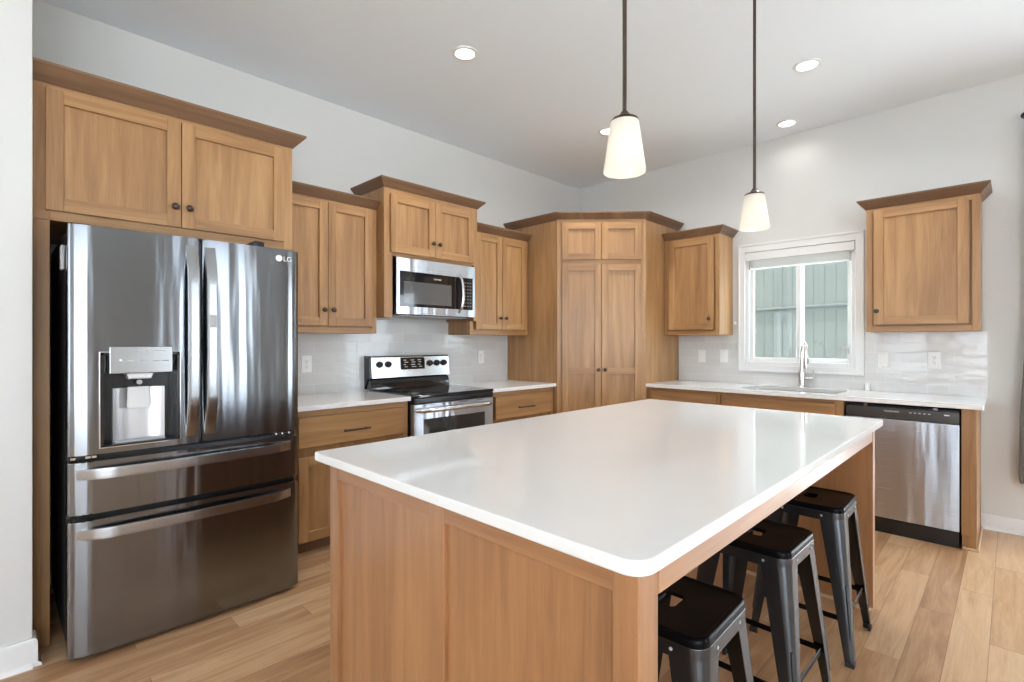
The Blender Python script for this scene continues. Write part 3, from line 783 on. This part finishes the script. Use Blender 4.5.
# hinge covers on top, side hinges
m = MB(); m.box(.80, .965, -3.945, -3.890, 1.7745, 1.802, bev=.008, seg=3); m.build('hinge_cover', M['black'], t)
m = MB(); m.box(.80, .90, -4.632, -4.560, 1.7745, 1.792, bev=.008, seg=3); m.build('hinge_cover', M['black'], t)
m = MB()
for y in (-4.632, -4.585, -4.565): m.box(.93, .952, y, y+.018, .817, .832, bev=.003)
for y in (-3.83, -3.80, -3.765): m.box(.93, .952, y, y+.018, .817, .832, bev=.003)
m.build('drawer_hinges', M['chrome'], t)
m = MB(); m.box(.80, .86, -4.655, -4.642, 1.60, 1.70, bev=.003); m.build('side_bracket', M['grey'], t)

# ------------------------------------------------------------------ range
t = thing('range', 'freestanding stainless electric range with black glass cooktop', 'range', (.33, -2.41, 0))
ya, yb = -2.790, -2.024
m = MB(); m.box(.03, .625, ya, yb, .04, .898, bev=.002); m.build('body', M['black'], t)
m = MB(); m.box(.10, .60, ya+.01, yb-.01, 0, .0398, bev=0); m.build('base', M['black'], t)
ct = MB().prism(rounded(.06, .678, ya-.003, yb+.003, (.004, .02, .02, .004)), .8985, .922, bev=.006, seg=3).build('cooktop', M['blackglass'], t)
m = MB()
for (x, y, r) in ((.22, -2.60, .075), (.22, -2.21, .095), (.50, -2.60, .105), (.50, -2.21, .08)):
    m.lathe([(r, .9221), (r, .9224), (r-.004, .9224), (r-.004, .9221)], (x, y, 0), seg=40, cap=False)
m.build('burner_rings', plain('burner_print', (.03, .03, .03), .2), ct)
MB().box(.6252, .668, ya+.002, yb-.002, .855, .898, bev=.006, seg=2).build('front_trim', M['black'], t)
od = MB()
for (y0, y1, z0, z1) in ((ya+.004, -2.705, .235, .852), (-2.112, yb-.004, .235, .852), (-2.705, -2.112, .745, .852), (-2.705, -2.112, .235, .42)):
    od.box(.6252, .665, y0, y1, z0, z1, bev=.0005)
od = od.build('oven_door', M['steel'], t)
MB().box(.63, .660, -2.7045, -2.1125, .4205, .7445, bev=0).build('oven_window', M['dark_pane'], od)
path = []
for k in range(29):
    s = k/28; q = math.sin(math.pi*s); path.append((.660+.050*min(1, q*4)**.7, -2.765+.716*s, .812))
sec = [(.014*math.cos(2*math.pi*k/16), .018*math.sin(2*math.pi*k/16)) for k in range(16)]
MB().sweep(path, sec).build('handle', M['steel_smooth'], od, 60)
m = MB()
for k in range(4): m.box(.6648, .6656, -2.70+k*.165, -2.62+k*.165, .842, .847, bev=0)
m.build('vent_slots', M['slot'], od)
MB().box(.6252, .662, ya+.004, yb-.004, .05, .228, bev=.003).build('storage_drawer', M['steel'], t)
# back guard
def yprism(pts, y0, y1, bev=0):
    "profile in (x, z) extruded along y"
    mb = MB(); mb.loft([[(x, y, z) for x, z in pts] for y in (y0, y1)]); return mb
bgd = yprism([(.0105, .9225), (.100, .9225), (.094, .965), (.080, .998), (.060, 1.004), (.0105, 1.004)], ya-.004, yb+.002).build('backguard', M['blackglass'], t, 50)
cpn = yprism([(.0105, 1.0045), (.092, 1.0045), (.100, 1.012), (.084, 1.172), (.074, 1.184), (.0105, 1.186)], ya+.004, yb+.002).build('control_panel', M['steel_smooth'], t)
yprism([(.0105, .924), (.060, 1.0045), (.090, 1.006), (.097, 1.012), (.080, 1.172), (.070, 1.184), (.0105, 1.186)], ya-.014, ya+.0035).build('panel_end_cap', M['black'], t)
sl = Vector((-.016, 0, .16)).normalized(); FK = Frame((.100, 0, 1.012), (0, 1, 0), sl, Vector((0, 1, 0)).cross(sl))
for y in (-2.714, -2.637, -2.230, -2.155, -2.079):
    k = MB(); k.lathe([(.027, 0), (.027, .004), (.022, .006), (.0205, .024), (.018, .027), (.004, .027)], (y, .105, 0), FK, 2, 22)
    k.box(y-.004, y+.004, .105-.019, .105+.019, .0265, .034, FK, .002)
    k.build('knob', M['rubber'], t, 40)
ds = MB().box(-2.520, -2.282, .058, .157, -.001, .0016, FK, .001).build('display', M['blackglass'], t)
rs = random.Random(3)
for row, z in enumerate((.135, .118, .098, .080)):
    for k in range(3):
        x = -2.492+k*.070+(row % 2)*.008
        MB().box(x, x+rs.uniform(.022, .046), z-.0022, z+.0022, .0015, .0021, FK, 0).build('display_mark', M['mark'], ds)

# ------------------------------------------------------------------ over-the-range microwave
t = thing('microwave', 'stainless over-the-range microwave mounted above the cooktop', 'microwave', (.2, -2.395, 1.505))
y0, y1, z0, z1 = -2.778, -2.012, 1.505, 1.924
MB().box(.004, .395, y0+.006, y1-.006, z0-.004, z1, bev=.002).build('case', M['black'], t)
dw_y = -2.215
m = MB()   # front: steel frame with a black window band
for (a, b, p, q) in ((y0, y1, 1.826, z1), (y0, y1, z0, 1.562), (y0, -2.748, 1.562, 1.826), (-2.036, y1, 1.562, 1.826)):
    m.box(.3952, .430, a, b, p, q, bev=.0006)
fr = m.build('front_frame', M['steel'], t)
MB().box(.3952, .4275, -2.7475, -2.0365, 1.5625, 1.8255, bev=.0005).build('black_panel', M['blackglass'], fr)
MB().box(.4274, .4280, -2.712, -2.262, 1.585, 1.752, bev=0).build('door_window', plain('microwave_mesh_glass', (.10, .10, .10), .08, coat=.3), fr)
text('brand_lettering', 'FRIGIDAIRE', .014, FR, -2.40, 1.786, .4277, M['mark'], fr)
m = MB()
for r_ in range(8):
    for c_ in range(3): m.box(.4273, .4279, -2.125+c_*.030, -2.112+c_*.030, 1.590+r_*.0275, 1.595+r_*.0275, bev=0)
m.build('keypad_marks', M['grey'], fr)
path = []
for k in range(25):
    s = k/24; q = math.sin(math.pi*s); path.append((.428+.045*min(1, q*2.5)**.8*(.6+.4*q), -2.185+.012*q, 1.535+.31*s))
MB().sweep(path, [(.013*math.cos(2*math.pi*k/14), .009*math.sin(2*math.pi*k/14)) for k in range(14)], up=(1, 0, 0)).build('handle', M['steel_smooth'], t, 60)
m = MB(); m.box(.05, .38, y0+.05, y1-.05, z0-.012, z0-.0042, bev=.002); m.build('vent_grille', M['grey'], t)

# ------------------------------------------------------------------ dishwasher
t = thing('dishwasher', 'stainless dishwasher with black control strip under the window counter', 'dishwasher', (3.115, -.3, 0))
x0, x1 = 2.8145, 3.418
MB().box(x0+.003, x1-.003, .05, .862, .02, .585, FB, 0).build('tub', M['black'], t)
MB().box(x0, x1, .108, .778, .5852, .625, FB, .004, seg=2).build('door', M['steel'], t)
cpn = MB().box(x0, x1, .782, .852, .5852, .627, FB, .005, seg=2).build('control_strip', plain('dark_control_strip', (.075, .073, .07), .3, .5), t)
text('brand_lettering', 'FRIGIDAIRE', .0165, FB, 3.075, .832, .6272, M['mark'], cpn)
m = MB()
for k in range(5): m.box(3.17+k*.024, 3.182+k*.024, .829, .834, .6268, .6275, FB, 0)
m.box(3.345, 3.372, .829, .837, .6268, .6275, FB, 0)
m.build('control_marks', M['mark'], cpn)
MB().box(3.02, 3.15, .783, .797, .6265, .6290, FB, .001).build('grip_slot', M['slot'], cpn)
MB().box(x0+.004, x1-.004, 0, .100, .50, .602, FB, .002).build('toe_kick', M['black'], t)
m = MB()
for x in (2.915, 3.29): m.box(x, x+.022, .853, .872, .56, .600, FB, .002)
m.build('mounting_clip', M['chrome'], t)

# ------------------------------------------------------------------ island
IX0, IX1, IY0, IY1 = 1.907, 3.200, -4.060, -1.752
tag(MB().prism(rounded(IX0, IX1, IY0, IY1, (.012, .045, .03, .012), 8), ZB, ZT, bev=.005, seg=3).build('island_worktop', M['quartz']), 'large white quartz worktop on the kitchen island', 'worktop')
t = thing('kitchen_island', 'stained wood kitchen island with paneled end and open stool side', 'island', (2.55, -2.9, 0))
WI = M['wood_island']; FI = Frame((0, -3.954, 0), (1, 0, 0), (0, 0, 1), (0, -1, 0))
bx0, bx1 = 1.970, 3.176
m = MB()
m.box(bx0+.004, bx1-.004, .0, .8836, 0, .062, FI, .001, 1)
for (p, q) in ((bx0, 2.029), (2.538, 2.607), (3.119, bx1)): m.box(p, q, .0, .8836, .0575, .076, FI, .002, 1)
for (p, q) in ((2.029, 2.538), (2.607, 3.119)):
    m.box(p, q, .833, .8836, .0575, .0757, FI, .001, 0); m.box(p, q, 0, .135, .0575, .0757, FI, .001, 0)
m.build('end_panel', WI, t)
m = MB(); m.box(bx0+.006, 2.57, .09, .8836, -2.12, -.0005, FI, .001, 1)
m.box(bx0+.06, 2.57, 0, .0898, -2.12, -.0005, FI, 0, 0); m.build('cabinet_body', WI, t)
FIL = Frame((bx0+.006, 0, 0), (0, -1, 0), (0, 0, 1), (-1, 0, 0))
for k in range(3):
    p = 1.90+k*.70; shaker(FIL, p+.01, p+.338, .11, .64, 0, t, WI, kn=(p+.30, .60)); shaker(FIL, p+.342, p+.67, .11, .64, 0, t, WI, kn=(p+.38, .60))
    slab(FIL, p+.01, p+.67, .68, .85, 0, t, (p+.26, p+.42, .765), mat=WI)
MB().box(bx0, bx1, -1.880, -1.832, 0, .8836, bev=.002, grain=2).build('far_panel', WI, t)
MB().box(bx1-.022, bx1-.002, -3.9535, -1.8805, .818, .8836, bev=.0015, grain=1).build('apron', WI, t)
m = MB(); m.box(2.585, bx1, -1.8945, -1.8805, 0, .018, bev=.004, seg=2); m.box(2.5705, 2.5845, -3.953, -1.8805, 0, .018, bev=.004, seg=2)
m.build('shoe_molding', M['shoe'], t)

# ------------------------------------------------------------------ stools
def sq(hw, r, z, seg=6): return [(p[0], p[1], z) for p in rounded(-hw, hw, -hw, hw, (r,)*4, seg)]
HS = .612
def make_stool(label):
    t = thing('bar_stool', label, 'stool', (0, 0, 0), 'black metal stools under the island overhang')
    hole = [(p[0], p[1], 0) for p in rounded(-.026, .026, -.038, .038, (.014,)*4, 6)]
    def hl(z): return [(p[0], p[1], z) for p in hole]
    L = [sq(.153, .042, HS-.058), sq(.153, .042, HS-.012), sq(.1515, .041, HS-.004), sq(.147, .038, HS), sq(.139, .034, HS), sq(.133, .030, HS-.004), hl(HS-.0045), hl(HS-.014),
         sq(.140, .034, HS-.014), sq(.1495, .039, HS-.020), sq(.1495, .039, HS-.058)]
    MB().loft(L, close=True).build('seat', M['stool'], t, 50)
    m = MB()
    for a in (-.153, -.1495):
        pass
    L = [sq(.1545, .043, HS-.058), sq(.1545, .043, HS-.024), sq(.153, .042, HS-.022), sq(.153, .042, HS-.056)]
    MB().loft(L, close=True).build('seat_band', M['stool_leg'], t, 50)
    m = MB()
    for ax in range(4):
        Fq = Frame((0, 0, 0), (math.cos(ax*math.pi/2), math.sin(ax*math.pi/2), 0), (0, 0, 1), (math.sin(ax*math.pi/2), -math.cos(ax*math.pi/2), 0))
        for a in (-.075, .075): m.lathe([(.0045, .154), (.0045, .156), (.002, .1575)], (a, HS-.040, 0), Fq, 2, 10)
    m.build('rivets', M['grey'], t, 40)
    for sx, sy in ((-1, -1), (1, -1), (1, 1), (-1, 1)):
        loops = []
        for k in range(9):
            s = k/8; z = HS-.030-(HS-.042)*s
            c = .152+.046*s; w = .088*(1-s)+.031*s; r = .040*(1-s)+.013*s; th = .003
            arc = [(r-r*math.sin(a), r-r*math.cos(a)) for a in [math.pi/2*j/5 for j in range(6)]]
            # outline from one leaf end round the outer corner to the other leaf end, then back inside
            out = [(w, 0)]+[(p[0], p[1]) for p in arc]+[(0, w)]
            inn = [(th, w)]+[(r-(r-th)*math.cos(a), r-(r-th)*math.sin(a)) for a in [math.pi/2*j/5 for j in range(6)]]+[(w, th)]
            loops.append([(sx*(c-p[0]), sy*(c-p[1]), z) for p in out+inn])
        lg = MB().loft(loops).build('leg', M['stool_leg'], t, 40)
        c = .198
        m = MB(); m.loft([[(sx*(c-p[0]), sy*(c-p[1]), z) for p in ((-e, -e), (.032, -e), (.032, .010), (.012, .012), (.010, .032), (-e, .032))] for z, e in ((0, .0005), (.020, .001))])
        m.build('foot_cap', M['rubber'], lg)
        m = MB(); pth = []
        for k in range(9):
            s = .48+.36*k/8; z = HS-.030-(HS-.042)*s; c = .152+.046*s; r = (.040*(1-s)+.014*s)*.29; pth.append((sx*(c-r), sy*(c-r), z))
        m.tube(pth, .0055, 8, up=(0, 1, 0)); m.build('leg_rib', M['stool_leg'], lg, 60)
    for ax in range(4):
        Fq = Frame((0, 0, 0), (math.cos(ax*math.pi/2), math.sin(ax*math.pi/2), 0), (0, 0, 1), (math.sin(ax*math.pi/2), -math.cos(ax*math.pi/2), 0))
        zz = .175 if ax % 2 == 0 else .195
        s = (HS-.030-zz)/(HS-.042); c = .152+.046*s-.006
        MB().box(-c+.004, c-.004, zz-.011, zz+.011, c-.006, c-.002, Fq, .0015).build('footrest', M['stool'], t)
    return t
st = make_stool('far black metal stool, nearest the dishwasher')
st.location = (3.006, -2.262, 0); st.rotation_euler.z = R(1)
st2 = copy_tree(st); st2['label'] = 'middle black metal stool under the island overhang'; st2.location = (2.990, -2.893, 0); st2.rotation_euler.z = R(-1)
st3 = copy_tree(st); st3['label'] = 'near black metal stool beside the island front corner'; st3.location = (2.998, -3.566, 0); st3.rotation_euler.z = R(1.5)

# ------------------------------------------------------------------ lamps
def pendant(x, y, label):
    t = thing('pendant_lamp', label, 'lamp', (x, y, 1.8605), 'pendant lamps over the island')
    MB().lathe([(.062, H), (.062, H-.012), (.05, H-.024), (.012, H-.030)], (x, y, 0), seg=28).build('canopy', M['bronze'], t, 40)
    MB().lathe([(.0072, 2.0585), (.0072, H-.028)], (x, y, 0), seg=12).build('rod', M['bronze'], t)
    MB().lathe([(.044, 2.0267), (.0467, 2.0286), (.0448, 2.0342), (.024, 2.0435), (.016, 2.0529), (.010, 2.0622), (.004, 2.0641)], (x, y, 0), seg=28).build('cap', M['bronze'], t, 40)
    MB().lathe([(.0686, 1.8605), (.0696, 1.8623), (.0458, 2.0263), (.043, 2.0263), (.0435, 2.0211), (.0668, 1.8623), (.0686, 1.8605)], (x, y, 0), seg=40, cap=False).build('shade', M['shade'], t, 60)
    MB().lathe([(.012, 2.0249), (.013, 1.9819), (.020, 1.9679), (.027, 1.9399), (.024, 1.9165), (.012, 1.9025), (.002, 1.9006)], (x, y, 0), seg=20).build('bulb', M['bulb'], t, 60)
    l = bpy.data.lights.new('bulb_light', 'POINT'); l.energy = .10; l.color = (1, .92, .80); l.shadow_soft_size = .03
    o = bpy.data.objects.new('bulb_light', l); COL.objects.link(o); o.location = (x, y, 1.8838)
    return t
pendant(2.74, -3.382, 'nearer white glass pendant lamp over the island')
pendant(2.74, -2.194, 'farther white glass pendant lamp over the island, before the window')
def downlight(x, y, label, power=7):
    t = thing('ceiling_light', label, 'light', (x, y, H), 'round recessed ceiling lights')
    MB().lathe([(.082, H-.0005), (.080, H-.006), (.062, H-.009), (.059, H-.005), (.059, H-.0005)], (x, y, 0), seg=36).build('trim_ring', M['trim'], t, 40)
    MB().lathe([(.0585, H-.0008), (.0585, H-.0055), (.03, H-.0062), (.001, H-.0064)], (x, y, 0), seg=36).build('lens', M['led'], t, 40)
    area('downlight', (x, y, H-.012), (0, 0, 0), .11, .11, power, (1, .98, .95), shape='DISK').data.spread = R(150)
downlight(1.225, -2.792, 'round ceiling light above the range side, left of the pendants')
downlight(1.194, -1.176, 'round ceiling light half hidden behind the nearer pendant')
downlight(2.703, -1.144, 'round ceiling light nearest the upper right, before the window wall')
downlight(2.333, -.277, 'round ceiling light close to the wall above the window', .8)

# ------------------------------------------------------------------ curtain at the patio door
t = thing('curtain', 'grey brown curtain panel hanging right of the window wall', 'curtain', (3.85, -.09, .36))
loops = []
N_ = 40
for iz, (z, x0, amp) in enumerate(((2.745, 3.735, .018), (2.2, 3.735, .022), (1.5, 3.728, .028), (1.2, 3.708, .032), (.8, 3.688, .034), (.42, 3.682, .036), (.365, 3.688, .036), (.356, 3.695, .034))):
    f, b = [], []
    for k in range(N_+1):
        s = k/N_; x = x0+(.36-.0)*s; y = -.088+amp*math.sin(s*math.pi*7+.4)
        f.append((x, y-.003, z)); b.append((x, y+.003, z))
    loops.append(f+b[::-1])
MB().loft(loops).build('panel', M['fabric'], t, 60)
t = thing('curtain_rod', 'black curtain rod with round finial at the right edge', 'curtain rod', (4.9, -.09, 2.79))
MB().tube([(3.73, -.088, 2.79), (6.53, -.088, 2.79)], .012, 14).build('rod', M['black'], t, 60)
m = MB()
for x in (3.715, 6.545):
    m.lathe([(.002, -.024), (.013, -.020), (.022, -.008), (.024, 0), (.022, .008), (.013, .020), (.002, .024)], (x, -.088, 2.79), axis=0, seg=18)
m.build('finial', M['black'], t, 60)
m = MB()
for x in (3.80, 6.45): m.box(x-.008, x+.008, -.088, -.0005, 2.782, 2.798, bev=.002); m.box(x-.02, x+.02, -.008, -.0004, 2.75, 2.83, bev=.003)
m.build('bracket', M['black'], t)
